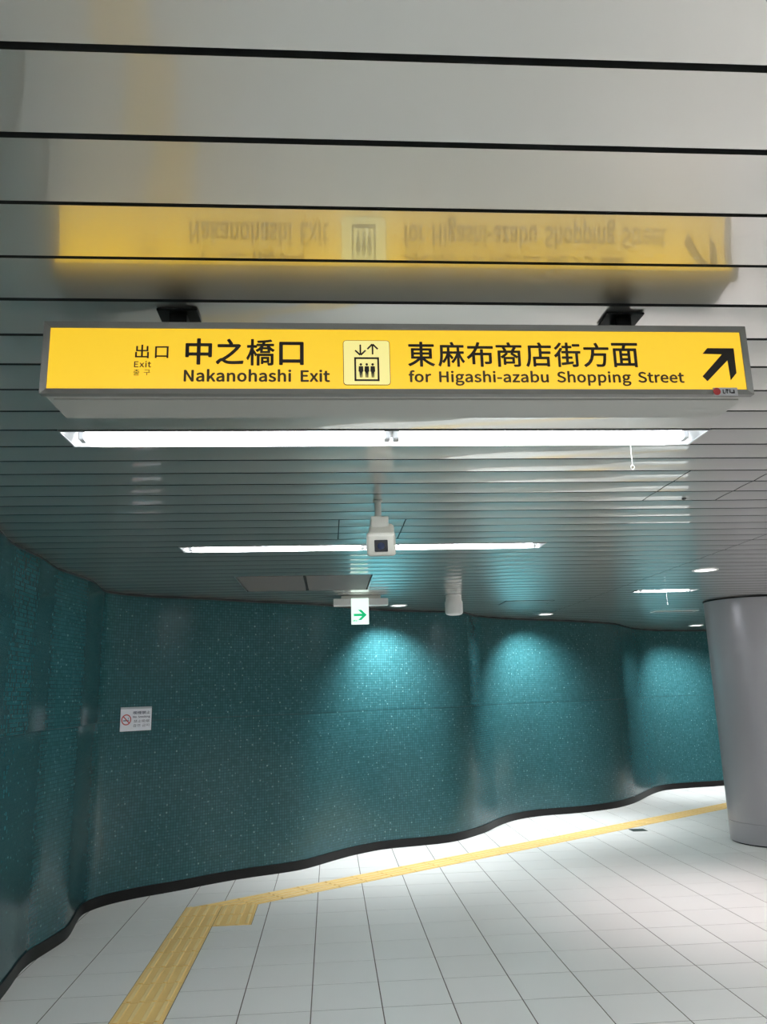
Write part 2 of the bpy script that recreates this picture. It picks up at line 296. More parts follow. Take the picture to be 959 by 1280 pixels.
def text_shape(body, spacing):
    """points and triangles of a line of print"""
    if all(c == ' ' or c in GLYPHS for c in body):
        x = 0; vs = []; fs = []
        for c in body:
            if c == ' ': x += 0.14 * spacing; continue
            a, v, t = GLYPHS[c]; n = len(vs)
            vs += [(x + p[0], p[1]) for p in v]; fs += [tuple(i + n for i in q) for q in t]
            x += a * spacing
        return vs, fs
    c = bpy.data.curves.new('line', 'FONT'); c.body = body; c.resolution_u = 4; c.space_character = spacing
    o = bpy.data.objects.new('line', c); COL.objects.link(o)
    me = bpy.data.meshes.new_from_object(o)
    vs = [(v.co.x, v.co.y) for v in me.vertices]; fs = [tuple(p.vertices) for p in me.polygons]
    bpy.data.objects.remove(o); bpy.data.curves.remove(c); bpy.data.meshes.remove(me)
    return vs, fs
def lettering(name, body, x0, x1, z0, z1, y, m, parent, bold=0.0, spacing=1.0, label=None, wordsp=1.0):
    """flat print of a text line, fitted to the rectangle x0..x1, z0..z1 in the plane y, facing -y"""
    vs, fs = text_shape(body, spacing)
    xs = [v[0] for v in vs]; ys = [v[1] for v in vs]
    ax, bx, ay, by = min(xs), max(xs), min(ys), max(ys)
    sx, sz = (x1 - x0) / (bx - ax + 2 * bold), (z1 - z0) / (by - ay + 2 * bold)
    V, F = [], []
    shifts = [(0, 0)] + ([(bold * cos(pi * q / 4), bold * sin(pi * q / 4)) for q in range(8)] if bold else [])
    for k, (dx, dy) in enumerate(shifts):      # heavier weight: the outline swept round a small circle
        n = len(V)
        V += [(x0 + (v[0] + dx - ax + bold) * sx, y - 0.00002 * k, z0 + (v[1] + dy - ay + bold) * sz) for v in vs]
        F += [tuple(q + n for q in f) for f in fs]
    me = bpy.data.meshes.new(name); me.from_pydata(V, [], F)
    ob = link(name, me, m, parent)
    if label: ob['label'] = label
    return ob

# ------------------------------------------------------------------ the wavy wall (plan curves at floor and at ceiling)
BASE = [(-1.97, 5.30), (-2.0, 5.52), (-2.04, 5.73), (-2.05, 5.95), (-2.02, 6.12), (-1.985, 6.34), (-1.965, 6.49), (-1.98, 6.68),
        (-2.05, 6.95), (-2.07, 7.11), (-2.04, 7.25), (-1.95, 7.43), (-1.79, 7.59), (-1.61, 7.72), (-1.36, 7.90), (-1.20, 8.02),
        (-0.94, 8.18), (-0.76, 8.28), (-0.49, 8.42), (-0.28, 8.55), (-0.10, 8.75), (0.13, 9.02), (0.31, 9.20), (0.59, 9.40),
        (0.93, 9.50), (1.30, 9.61), (1.56, 9.80), (1.81, 10.10), (1.94, 10.27), (2.14, 10.62), (2.47, 11.03), (2.87, 11.28),
        (3.41, 11.41), (3.81, 11.57), (4.19, 11.80), (4.58, 12.21), (4.80, 12.52), (5.18, 13.05), (5.54, 13.43), (6.04, 13.62),
        (6.69, 13.72)]
TOP = [(-2.04, 5.0), (-1.97, 5.15), (-1.93, 5.30), (-1.955, 5.59), (-1.99, 5.85), (-1.95, 6.22), (-1.925, 6.54), (-1.95, 6.78), (-2.02, 7.12),
       (-1.93, 7.37), (-1.63, 7.65), (-1.2, 7.88), (-0.76, 8.19), (-0.03, 8.66), (0.50, 9.22), (0.98, 9.49), (1.63, 9.76), (1.80, 10.0), (1.98, 10.36),
       (2.59, 10.89), (3.36, 11.30), (3.97, 11.70), (4.59, 12.27), (5.17, 13.18), (5.98, 13.88), (6.88, 14.13)]
PRE = [(-2.0, -4.6), (-1.85, -3.9), (-1.95, -3.2), (-2.1, -2.6), (-2.0, -1.9), (-1.85, -1.2), (-1.95, -0.5), (-2.1, 0.1), (-2.0, 0.8), (-1.86, 1.5),
       (-1.95, 2.2), (-2.1, 2.8), (-2.02, 3.4), (-1.87, 3.9), (-1.84, 4.4)]
POST = [(7.9, 14.25), (8.8, 14.45), (9.5, 14.95), (10.1, 15.5), (11.0, 15.75), (12.4, 15.8)]

def catmull(pts, step):
    P = [Vector((2 * pts[0][0] - pts[1][0], 2 * pts[0][1] - pts[1][1]))] + [Vector(p) for p in pts] + \
        [Vector((2 * pts[-1][0] - pts[-2][0], 2 * pts[-1][1] - pts[-2][1]))]
    out = []
    for i in range(1, len(P) - 2):
        p0, p1, p2, p3 = P[i - 1], P[i], P[i + 1], P[i + 2]
        n = max(2, int((p2 - p1).length / step))
        for k in range(n):
            t = k / n
            out.append(0.5 * ((2 * p1) + (p2 - p0) * t + (2 * p0 - 5 * p1 + 4 * p2 - p3) * t * t + (3 * p1 - p0 - 3 * p2 + p3) * t ** 3))
    out.append(P[-2])
    return out
def smooth_pts(ps, n):
    for _ in range(n):
        ps = [ps[0]] + [(ps[i - 1] + ps[i] * 2 + ps[i + 1]) / 4 for i in range(1, len(ps) - 1)] + [ps[-1]]
    return ps
def polar_r(curve, th):
    """radius at azimuth th (from +y), curve ordered by azimuth over the part in front of the camera"""
    for a, b in zip(curve, curve[1:]):
        ta, tb = atan2(a.x, a.y), atan2(b.x, b.y)
        if min(ta, tb) <= th <= max(ta, tb) and abs(tb - ta) > 1e-9:
            t = (th - ta) / (tb - ta)
            return hypot(a.x, a.y) * (1 - t) + hypot(b.x, b.y) * t
    return None
cb = smooth_pts(catmull(BASE, 0.03), 6)
ct = smooth_pts(catmull(TOP, 0.03), 6)
pre = smooth_pts(catmull(PRE + [(-1.97, 5.0)], 0.06), 3)
wall_b, wall_t = [], []
for p in pre[:-2]:
    wall_b.append(p.copy()); wall_t.append(p.copy())
th = radians(-20.2)
while th < radians(25.7):
    rb, rtp = polar_r(cb, th), polar_r(ct, th)
    if rb and rtp:
        wall_b.append(Vector((rb * sin(th), rb * cos(th)))); wall_t.append(Vector((rtp * sin(th), rtp * cos(th))))
    th += radians(0.16)
lb, lt = wall_b[-1].copy(), wall_t[-1].copy()
pst = catmull([tuple((lb + lt) / 2)] + POST, 0.12)
for i, p in enumerate(pst[1:]):
    f = max(0, 1 - i / 10)
    wall_b.append(p + (lb - (lb + lt) / 2) * f); wall_t.append(p + (lt - (lb + lt) / 2) * f)
def resample(bs, ts, it):
    return smooth_pts(bs, it), smooth_pts(ts, it)
wall_b, wall_t = resample(wall_b, wall_t, 3)
def ripple(ps):
    # shallow vertical waves of the facing between the corner and the first bay
    out = []
    for p in ps:
        a = math.degrees(atan2(p.x, p.y))
        k_ = max(0, min(1, (a + 14.5) / 2.5)) * max(0, min(1, (3.0 - a) / 3.0)) if p.y > 6.9 else 0
        r = hypot(p.x, p.y)
        d = 0.010 * k_ * sin(2 * pi * (a + 8.0) / 7.0)
        out.append(Vector((p.x, p.y)) * (1 + d / r))
    return out
wall_b, wall_t = ripple(wall_b), ripple(wall_t)

def normals2(ps):
    out = []
    for i in range(len(ps)):
        a, b = ps[max(0, i - 1)], ps[min(len(ps) - 1, i + 1)]
        d = (b - a).normalized(); out.append(Vector((d.y, -d.x)))     # to the room side
    return out
nb, nt = normals2(wall_b), normals2(wall_t)
def ribbon(name, m, z0, z1, off, thick, parent=None, uv=False, nz=1):
    """solid strip that follows the wavy wall between heights z0 and z1; front face 'off' towards the room"""
    me = bpy.data.meshes.new(name)
    verts, faces, us = [], [], []
    u = 0
    H = CEIL
    levels = [z0 + (z1 - z0) * k / nz for k in range(nz + 1)]
    n = len(wall_b)
    for i in range(n):
        if i: u += (wall_b[i] - wall_b[i - 1]).length
        for z in levels:
            f = z / H
            p = wall_b[i] * (1 - f) + wall_t[i] * f; nn = (nb[i] * (1 - f) + nt[i] * f).normalized()
            q = p + nn * off
            verts.append((q.x, q.y, z)); us.append((u, z))
        for z in levels:
            f = z / H
            p = wall_b[i] * (1 - f) + wall_t[i] * f; nn = (nb[i] * (1 - f) + nt[i] * f).normalized()
            q = p - nn * (thick - off)
            verts.append((q.x, q.y, z)); us.append((u, z))
    s = 2 * (nz + 1)
    sm = []
    for i in range(n - 1):
        a, b = i * s, (i + 1) * s
        for k in range(nz):
            faces.append((a + k, b + k, b + k + 1, a + k + 1)); sm.append(True)
            o = nz + 1
            faces.append((a + o + k, a + o + k + 1, b + o + k + 1, b + o + k)); sm.append(True)
        faces.append((a, a + nz + 1, b + nz + 1, b)); sm.append(False)
        faces.append((a + nz, b + nz, b + 2 * nz + 1, a + 2 * nz + 1)); sm.append(False)
    for a in (0, (n - 1) * s):
        for k in range(nz):
            faces.append((a + k, a + k + 1, a + nz + 2 + k, a + nz + 1 + k)); sm.append(False)
    me.from_pydata(verts, [], faces)
    for f, t in zip(me.polygons, sm): f.use_smooth = t
    if uv:
        l = me.uv_layers.new(name='UVMap')
        for lo in me.loops: l.data[lo.index].uv = us[lo.vertex_index]
    bm = bmesh.new(); bm.from_mesh(me); bmesh.ops.recalc_face_normals(bm, faces=bm.faces)
    for e_ in bm.edges:
        if len(e_.link_faces) == 2 and e_.calc_face_angle(0) > radians(40): e_.smooth = False
    bm.to_mesh(me); bm.free()
    return link(name, me, m, parent)
SEAM = 1.52
wl = bpy.data.objects.new('wall_left', None); COL.objects.link(wl); wl['kind'] = 'structure'
wl['label'] = 'wavy dark teal mosaic wall curving along the left and back of the passage'
ribbon('mosaic_facing', M_MOSAIC, 0.0, SEAM - 0.002, 0.0, 0.12, wl, True)
ribbon('mosaic_facing', M_MOSAIC, SEAM + 0.002, CEIL - 0.022, 0.0, 0.12, wl, True)
ribbon('seam', M_WALLSEAM, SEAM - 0.002, SEAM + 0.002, -0.004, 0.10, wl)
bb = ribbon('baseboard_left', M_BLACK, 0.0, 0.088, 0.010, 0.05); bb['kind'] = 'structure'
bb['label'] = 'black skirting strip along the foot of the wavy teal wall'
t1 = ribbon('trim_1', M_SEAM, CEIL - 0.022, CEIL + 0.03, -0.012, 0.10); t1['kind'] = 'structure'  # the shadow line at the wall top, drawn as a dark strip
t1['label'] = 'dark strip coloured as the shadow gap where the teal wall meets the ceiling'

XR, YB = 12.2, -4.4
o = box('wall_right', XR, XR + 0.1, YB, 15.9, 0, CEIL + 0.05, M_PLASTER); o['kind'] = 'structure'
o = box('wall_back', -2.2, XR, YB - 0.1, YB, 0, CEIL + 0.05, M_PLASTER); o['kind'] = 'structure'

def wall_x(y, curve):
    """x of the wavy wall where it crosses y (rightmost crossing)"""
    best = None
    for a, b in zip(curve, curve[1:]):
        if (a.y - y) * (b.y - y) <= 0 and a.y != b.y:
            x = a.x + (y - a.y) / (b.y - a.y) * (b.x - a.x)
            best = x if best is None else max(best, x)
    return best
def behind_wall(x, y, tol=0.0):
    """true where the point lies on the far side of the wavy wall at floor level"""
    best = None
    for i, p in enumerate(wall_b):
        d = (p.x - x) ** 2 + (p.y - y) ** 2
        if best is None or d < best[0]: best = (d, i)
    i = best[1]
    return (Vector((x, y)) - wall_b[i]).dot(nb[i]) < -tol

# ------------------------------------------------------------------ floor
floor = box('floor', -2.3, XR + 0.05, YB - 0.1, 16.0, -0.15, -0.0018, M_GROUT); floor['kind'] = 'structure'
floor['label'] = 'floor of pale square tiles with a yellow tactile path'
X0, Y0, TS, J = -0.523, 5.297, 0.4, 0.0066
YX0, YX1 = -1.223, -0.923            # near yellow strip
CY0, CY1, CX1 = 6.65, 7.25, -0.623    # corner blocks
DD = (0.8349, 0.5504); NN = (-0.5504, 0.8349); BL, BU = 6.395, 6.697
xs = [X0 + TS * i for i in range(-1, 33)]
colsx = list(zip(xs, xs[1:]))
colsx += [(YX0, YX1)] + [(YX0 - TS * (k + 1), YX0 - TS * k) for k in range(3)]
rowsy = [(Y0 + TS * j, Y0 + TS * (j + 1)) for j in range(-24, 27)]
full = bpy.data.meshes.new('tile')
bm = bmesh.new(); h = (TS - J) / 2
add_box(bm, -h, h, -h, h, -0.0018, 0)
bmesh.ops.bevel(bm, geom=[e for e in bm.edges if all(v.co.z > -0.001 for v in e.verts)], offset=0.0009, segments=1, affect='EDGES')
bmesh.ops.recalc_face_normals(bm, faces=bm.faces)
bm.to_mesh(full); bm.free(); full.materials.append(M_TILE)

def project(p):
    d = Vector(p) - Vector((0, 0, CAM_H)); z = d.dot(fw)
    if z <= 0.1: return None
    return 479.5 + 978.97 * d.dot(rt) / z, 640 - 978.97 * d.dot(up) / z
tiles = []
for (xa, xb) in colsx:
    for (ya, yb) in rowsy:
        cx, cy = (xa + xb) / 2, (ya + yb) / 2
        if all(behind_wall(px, py, 0.04) for px, py in ((xa, ya), (xb, ya), (xb, yb), (xa, yb), (cx, cy))): continue
        j = J / 2
        sq = [(xa + j, ya + j), (xb - j, ya + j), (xb - j, yb - j), (xa + j, yb - j)]
        pieces = [sq]
        g = 0.002
        # cut away near strip + corner (axis aligned rectangles)
        for (rx0, rx1, ry0, ry1) in ((YX0, YX1, -9, CY0), (YX0, CX1, CY0, CY1)):
            nxt = []
            for q in pieces:
                a = clip(q, (-1, 0), -(rx0 - g)); b = clip(q, (1, 0), rx1 + g)
                mid = clip(clip(q, (1, 0), rx0 - g), (-1, 0), -(rx1 + g)) if q else []
                c1 = clip(mid, (0, -1), -(ry0 - g)) if mid else []; c2 = clip(mid, (0, 1), ry1 + g) if mid else []
                full_in = [a, b, c1, c2]
                if not mid or (not c1 and not c2 and False): pass
                # untouched when the middle part is entirely kept
                inter = clip(clip(mid, (0, 1), ry0), (0, -1), -ry1) if mid else []
                if not inter: nxt.append(q)
                else: nxt += [z for z in full_in if z]
            pieces = nxt
        # cut away the diagonal strip
        nxt = []
        for q in pieces:
            inter = clip(clip(clip(q, NN, BL), (-NN[0], -NN[1]), -BU), (0, 1), CY1 + 0.001)
            if not inter: nxt.append(q); continue
            lo = clip(q, (0, -1), -CY1); hi = clip(q, (0, 1), CY1)
            if lo: nxt.append(lo)
            if hi:
                nxt += [z for z in (clip(hi, (-NN[0], -NN[1]), -(BL - g)), clip(hi, NN, BU + g)) if z]
        pieces = nxt
        if not pieces: continue
        pj = project((cx, cy, 0)); size = 0
        if pj and -40 < pj[0] < 1000 and 950 < pj[1] < 1330:
            a_, b_ = project((cx - .2, cy, 0)), project((cx + .2, cy, 0)); c_, d_ = project((cx, cy - .2, 0)), project((cx, cy + .2, 0))
            if a_ and b_ and c_ and d_: size = abs(b_[0] - a_[0]) * abs(d_[1] - c_[1])
        tiles.append((size, cx, cy, pieces, pieces == [sq] and abs(xb - xa - TS) < 1e-6))
tiles.sort(key=lambda t: -t[0])
rest = bmesh.new()
for k, (size, cx, cy, pieces, whole) in enumerate(tiles):
    if size > 0 and k < 298:
        if whole:
            o = link('tile', full, None, floor)
        else:
            bm = bmesh.new()
            for q in pieces: prism_xy(bm, [(p[0] - cx, p[1] - cy) for p in q], -0.0018, 0)
            o = bm_obj('tile', bm, M_TILE, floor)
        o.location = (cx, cy, 0)
    else:
        for q in pieces: prism_xy(rest, q, -0.0018, 0)
o = bm_obj('tile_field', rest, M_TILE, floor); o['kind'] = 'stuff'

# tactile paving: every block is a part of the floor
def block_polys(c, d, half=0.1478):
    """base rectangle and the four bars of a guide block centred at c, bars along d"""
    n = (-d[1], d[0])
    P = lambda a, b: (c[0] + d[0] * a + n[0] * b, c[1] + d[1] * a + n[1] * b)
    base = [P(-half, -half), P(half, -half), P(half, half), P(-half, half)]
    bars = []
    for k in range(4):
        b = (k - 1.5) * 0.0745
        bars.append([P(-0.140, b - 0.0165), P(-0.1455, b), P(-0.140, b + 0.0165), P(0.140, b + 0.0165), P(0.1455, b), P(0.140, b - 0.0165)])
    return base, bars
def bar_solid(bm, poly, z0, z1, inset=0.0055):
    cx = sum(p[0] for p in poly) / len(poly); cy = sum(p[1] for p in poly) / len(poly)
    a = [bm.verts.new((p[0], p[1], z0)) for p in poly]
    # inset ring: move every edge inwards
    n = len(poly); top = []
    ar = sum(poly[k][0] * poly[(k + 1) % n][1] - poly[k][1] * poly[(k + 1) % n][0] for k in range(n))
    sg = 1 if ar > 0 else -1
    for k in range(n):
        p0, p1, p2 = Vector(poly[k - 1]), Vector(poly[k]), Vector(poly[(k + 1) % n])
        e1 = (p1 - p0).normalized(); e2 = (p2 - p1).normalized()
        n1 = Vector((-e1.y, e1.x)) * sg; n2 = Vector((-e2.y, e2.x)) * sg
        b = (n1 + n2).normalized(); k_ = inset / max(0.5, b.dot(n1))
        top.append(p1 + b * k_)
    b = [bm.verts.new((p.x, p.y, z1)) for p in top]
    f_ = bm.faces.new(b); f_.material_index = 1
    for k in range(n): bm.faces.new((a[k], a[(k + 1) % n], b[(k + 1) % n], b[k]))
def tactile(c, d, cl=None, shared=[None]):
    if cl is None:
        key = round(atan2(d[1], d[0]), 3)
        if shared[0] is None: shared[0] = {}
        if key not in shared[0]:
            base, bars = block_polys((0, 0), d)
            bm = bmesh.new(); prism_xy(bm, base, -0.0018, 0.0012)
            for q in bars: bar_solid(bm, q, 0.001, 0.0065)
            bmesh.ops.recalc_face_normals(bm, faces=bm.faces)
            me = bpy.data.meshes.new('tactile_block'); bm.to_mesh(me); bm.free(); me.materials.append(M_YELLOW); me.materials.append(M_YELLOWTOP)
            shared[0][key] = me
        o = link('tactile_block', shared[0][key], None, floor); o.location = (c[0], c[1], 0)
    else:
        base, bars = block_polys(c, d)
        base = cl(base)
        if not base: return
        bm = bmesh.new(); prism_xy(bm, base, -0.0018, 0.0012)
        for q in bars:
            q = cl(q)
            if q: bar_solid(bm, q, 0.001, 0.0065, 0.004)
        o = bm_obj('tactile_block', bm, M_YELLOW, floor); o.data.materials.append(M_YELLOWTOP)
y = CY0 - 0.15
while y > 2.3:
    tactile(((YX0 + YX1) / 2, y), (0, 1)); y -= 0.30
for bx in ((YX0 + YX1) / 2, YX1 + 0.15):
    for by in (CY0 + 0.15, CY0 + 0.45): tactile((bx, by), (0, 1))
bc = (BL + BU) / 2
for k in range(-3, 42):
    s = 3.413 + 0.3 * k + 0.15
    c = (DD[0] * s + NN[0] * bc, DD[1] * s + NN[1] * bc)
    if c[1] < CY1 - 0.25: continue
    if c[1] > CY1 + 0.3: tactile(c, DD)
    else: tactile(c, DD, lambda q: clip(q, (0, 1), CY1 + 0.002))

# ------------------------------------------------------------------ ceiling of long metal slats
ceiling = box('ceiling', -2.3, XR + 0.05, YB - 0.1, 16.0, CEIL + 0.110, CEIL + 0.14, M_PLENUM); ceiling['kind'] = 'structure'
ceiling['label'] = 'ceiling of long glossy grey metal slats with dark gaps'
P0, PITCH = 1.7928, 0.194738
FIX = [(i, -0.98, 1.47) for i in (-7, -19, 5, 17)] + [(31, 3.17, 3.82)] + [(i, 5.6, 8.05) for i in (-7, 5, 17, 29)]
FIX += [(i, 2.6, 5.05) for i in (-7, -19)]  # unseen strips added to brighten the right side and column
HATCH = [(8, 11, 1.66, 2.06), (13, 16, 0.06, 0.44)]
VENT = (24, 29, -0.78, 0.37)
def slat_mesh():
    w_ = PITCH - 0.0165; a = w_ / 2; sag = 0.0021; ch = 0.0
    prof = [(-a, 0.024)]
    nseg = 8
    for k in range(nseg + 1):
        t = -1 + 2 * k / nseg
        prof.append((t * (a - ch), sag * (1 - t * t)))
    prof += [(a, 0.024)]
    n = len(prof)
    vs = [(0, p[0], p[1]) for p in prof] + [(1, p[0], p[1]) for p in prof]
    fs = []; sm = []
    for k in range(n - 1):
        fs.append((k, k + 1, n + k + 1, n + k)); sm.append(1 <= k < n - 2)
    fs.append((n - 1, 0, n, 2 * n - 1)); sm.append(False)
    fs.append(tuple(range(n))); sm.append(False); fs.append(tuple(range(2 * n - 1, n - 1, -1))); sm.append(False)
    me = bpy.data.meshes.new('ceiling_slat'); me.from_pydata(vs, [], fs)
    bm = bmesh.new(); bm.from_mesh(me); bmesh.ops.recalc_face_normals(bm, faces=bm.faces)
    for e_ in bm.edges:
        if len(e_.link_faces) == 2 and e_.calc_face_angle(0) > radians(30): e_.smooth = False
    bm.to_mesh(me); bm.free()
    for f, t in zip(me.polygons, sm): f.use_smooth = t
    me.materials.append(M_SLAT); me.materials.append(M_SLATSIDE)
    for f in me.polygons:
        if not f.use_smooth: f.material_index = 1
    return me
SLAT = slat_mesh()
for i in range(-31, 73):
    ya, yb = P0 + PITCH * i, P0 + PITCH * (i + 1)
    cand = [wall_x(yy, wall_t) for yy in (ya, (ya + yb) / 2, yb)]
    cand = [c for c in cand if c is not None]
    if not cand: continue
    xl = min(cand) - 0.03
    # earlier bulges of the wall (it swings left and right beside the camera)
    spans = [(xl, XR)]; tilt = -0.005 + random.uniform(-0.003, 0.003) - (0.024 if i == -2 else 0)
    cuts = [(2.9 - 0.003, 2.9 + 0.003)]
    for (fi, a, b) in FIX:
        if fi == i: cuts.append((a, b))
    if VENT[0] <= i < VENT[1]: cuts.append((VENT[2], VENT[3]))
    for (a0, a1, xa, xb) in HATCH:
        if a0 <= i < a1: cuts += [(xa - 0.003, xa + 0.003), (xb - 0.003, xb + 0.003)]
    if i in (-19, -7, 5, 17, 29) and False: pass
    cuts.append((7.3, 7.304)) if not any(f[0] == i and f[1] > 5 for f in FIX) else None
    if 8.4 < (ya + yb) / 2 < 9.5:
        hh = 0.48 ** 2 - ((ya + yb) / 2 - 8.99) ** 2
        if hh > 0: cuts.append((4.937 - math.sqrt(hh) + 0.03, 4.937 + math.sqrt(hh) - 0.03))
    for (a, b) in cuts:
        nx = []
        for (s, e) in spans:
            if b <= s or a >= e: nx.append((s, e)); continue
            if a > s + 0.02: nx.append((s, a))
            if b < e - 0.02: nx.append((b, e))
        spans = nx
    for (s, e) in spans:
        o = link('ceiling_slat', SLAT, None, ceiling)
        o.location = (s, (ya + yb) / 2, CEIL); o.scale = (e - s, 1, 1)
        o.rotation_euler = (tilt, 0, 0)
# carrier rail sheet that shows dark in the gaps
bm = bmesh.new()
def sheet_regions():
    ys = sorted({YB, 15.9} | {P0 + PITCH * f[0] for f in FIX} | {P0 + PITCH * (f[0] + 1) for f in FIX} | {P0 + PITCH * VENT[0], P0 + PITCH * VENT[1]})
    for a, b in zip(ys, ys[1:]):
        m_ = (a + b) / 2; cuts = []
        for f in FIX:
            if P0 + PITCH * f[0] < m_ < P0 + PITCH * (f[0] + 1): cuts.append((f[1], f[2]))
        cuts.sort(); x = -2.25
        for c in cuts:
            yield (x, c[0], a, b); x = c[1]
        yield (x, XR, a, b)
for (xa, xb, ya, yb) in sheet_regions(): add_box(bm, xa, xb, ya, yb, CEIL + 0.026, CEIL + 0.030)
bm_obj('carrier_sheet', bm, M_PLENUM, ceiling)

# ------------------------------------------------------------------ fluorescent fixtures
def fixture(i, xa, xb, label, group, tubes=2, cord=None):
    ya, yb = P0 + PITCH * i + 0.004, P0 + PITCH * (i + 1) - 0.004
    cx, cy = (xa + xb) / 2, (ya + yb) / 2
    t = thing('light_fixture', label, 'ceiling light', (cx, cy, CEIL), 0, group)
    L, W = (xb - xa) / 2 - 0.003, (yb - ya) / 2
    # trough open below, walls sloping
    bm = bmesh.new()
    D = 0.072; k = 0.012
    def ring(l, w_, z): return [bm.verts.new(p) for p in ((-l, -w_, z), (l, -w_, z), (l, w_, z), (-l, w_, z))]
    r0 = ring(L, W, -0.002); r1 = ring(L - 0.006, W - 0.006, -0.002); r2 = ring(L - 0.05, W - 0.03, D); r3 = ring(L - 0.045, W - 0.022, D + 0.006); r4 = ring(L, W, 0.012)
    for a, b in ((r0, r1), (r1, r2), (r3, r4), (r4, r0)):
        for q in range(4): bm.faces.new((a[q], a[(q + 1) % 4], b[(q + 1) % 4], b[q]))
    bm.faces.new(r2); bm.faces.new(r3[::-1])
    bm_obj('reflector_trough', bm, M_REFL, t)
    # aluminium rim
    bm = bmesh.new()
    for (a, b, c, d) in ((-L, L, W - 0.005, W + 0.002), (-L, L, -W - 0.002, -W + 0.005), (-L, -L + 0.007, -W, W), (L - 0.007, L, -W, W)):
        add_box(bm, a, b, c, d, -0.0045, 0.004)
    bm_obj('rim', bm, M_ALU, t)
    n = tubes
    seg = (2 * L - 0.09) / n
    for q in range(n):
        s = -L + 0.045 + q * seg; e = s + seg
        tube('tube', (s + 0.03, 0, 0.012), (e - 0.03, 0, 0.012), 0.0165, M_TUBE, t, 16)
        for xx, sg in ((s + 0.006, 1), (e - 0.030, 1)):
            bm = bmesh.new(); add_box(bm, xx, xx + 0.024, -0.022, 0.022, -0.012, D, 0.004, 1)
            bm_obj('socket', bm, M_SOCKET, t)
    if n == 2:
        bm = bmesh.new(); add_box(bm, -0.016, 0.016, -W + 0.03, W - 0.03, 0.02, D, 0.003, 1)
        bm_obj('centre_bracket', bm, M_SOCKET, t)
    if cord is not None:
        cxl, ln = cord
        bm = bmesh.new(); add_tube(bm, (cxl, 0.02, -0.0), (cxl, 0.02, -ln), 0.0012, 6)
        c = bm_obj('pull_cord', bm, M_WHITE, t)
        bm = bmesh.new()
        ms = []
        # ring on the end of the cord
        R, r_ = 0.0065, 0.0022
        vv = [[bm.verts.new((cxl + (R + r_ * cos(b)) * cos(a), 0.02 + r_ * sin(b), -ln - R + (R + r_ * cos(b)) * sin(a) * 1.3)) for b in [2 * pi * z / 6 for z in range(6)]] for a in [2 * pi * z / 12 for z in range(12)]]
        for a in range(12):
            for b in range(6):
                bm.faces.new((vv[a][b], vv[(a + 1) % 12][b], vv[(a + 1) % 12][(b + 1) % 6], vv[a][(b + 1) % 6]))
        bm_obj('ring', bm, M_WHITE, c)
    return t
G1 = 'fluorescent strips beyond the frame'
fixture(5, -0.98, 1.47, 'long double fluorescent strip right behind the yellow sign', None, 2, (0.948, 0.112))
fixture(17, -0.98, 1.47, 'second long fluorescent strip, behind the security camera', None, 2)
fixture(31, 3.17, 3.82, 'short distant fluorescent strip with pull cord left of the column', None, 1, (0.02, 0.13))
OUT = {(-7, -0.98): 'first long fluorescent strip nearer the viewer than the yellow sign', (-19, -0.98): 'second long fluorescent strip, behind the viewer',
       (-7, 2.6): 'added unseen fluorescent strip to the right of the first strip behind the sign', (-19, 2.6): 'added unseen fluorescent strip behind the viewer, right-hand row',
       (-7, 5.6): 'rearmost added unseen fluorescent strip of the far right row', (5, 5.6): 'added unseen far right fluorescent strip level with the yellow sign',
       (17, 5.6): 'added unseen far right fluorescent strip level with the security camera', (29, 5.6): 'added unseen far right fluorescent strip just in front of the column'}  # right-hand rows are added to light that side of the hall
for (i, a, b) in FIX:
    if (i, a) in OUT: fixture(i, a, b, OUT[(i, a)], G1, 2)

# ------------------------------------------------------------------ downlights
def downlight(x, y, r, label, power, col=(0.94, 0.98, 1.0), cone=122, group=None, lx=0, ly=0):
    t = thing('downlight', label, 'ceiling light', (x, y, CEIL), 0, group)
    lathe('trim_ring', [(r * 0.80, 0.004), (r * 0.82, -0.004), (r * 0.98, -0.004), (r, -0.001), (r, 0.004), (r * 0.80, 0.004)], M_WHITE, t, 32)
    lathe('diffuser', [(0, -0.003), (r * 0.6, -0.0028), (r * 0.81, 0.001), (r * 0.81, 0.004), (0, 0.004)], M_LAMP, t, 28)
    ld = bpy.data.lights.new('lamp', 'SPOT'); ld.energy = power; ld.color = col
    ld.spot_size = radians(cone); ld.spot_blend = 1.0; ld.shadow_soft_size = 0.05
    lo = bpy.data.objects.new('lamp', ld); COL.objects.link(lo); lo.parent = t
    lo.location = (0, 0, -0.02); lo.rotation_euler = (radians(ly), radians(lx), 0)
    return t
downlight(0.79, 8.93, 0.10, 'round downlight right of the exit sign, lighting the teal wall', SPOT * 1.15, ly=8)
downlight(2.89, 10.37, 0.10, 'round downlight midway along the teal wall, left of the short strip', SPOT * 1.25, ly=20, lx=0)
downlight(6.18, 12.95, 0.12, 'farthest round downlight, just left of the column top', SPOT * 1.2, ly=18)
downlight(3.24, 6.50, 0.11, 'nearest round downlight, above and in front of the column', SPOT * 0.66, (1, 0.86, 0.87), 84)
G2 = 'added downlights beyond the frame'
for (x, y, lb_) in ((3.24, 3.2, 'added downlight right of the yellow sign, out of frame'), (8.4, 12.6, 'added downlight by the wavy wall, hidden behind the column'), (8.3, 9.2, 'added unseen downlight to the right of the column'), (6.6, 4.0, 'added unseen downlight between two far right fluorescent strips')):
    downlight(x, y, 0.11, lb_, SPOT * 0.5, (1, 0.92, 0.92), 100, G2)  # unseen lamps added to light the right part of the hall

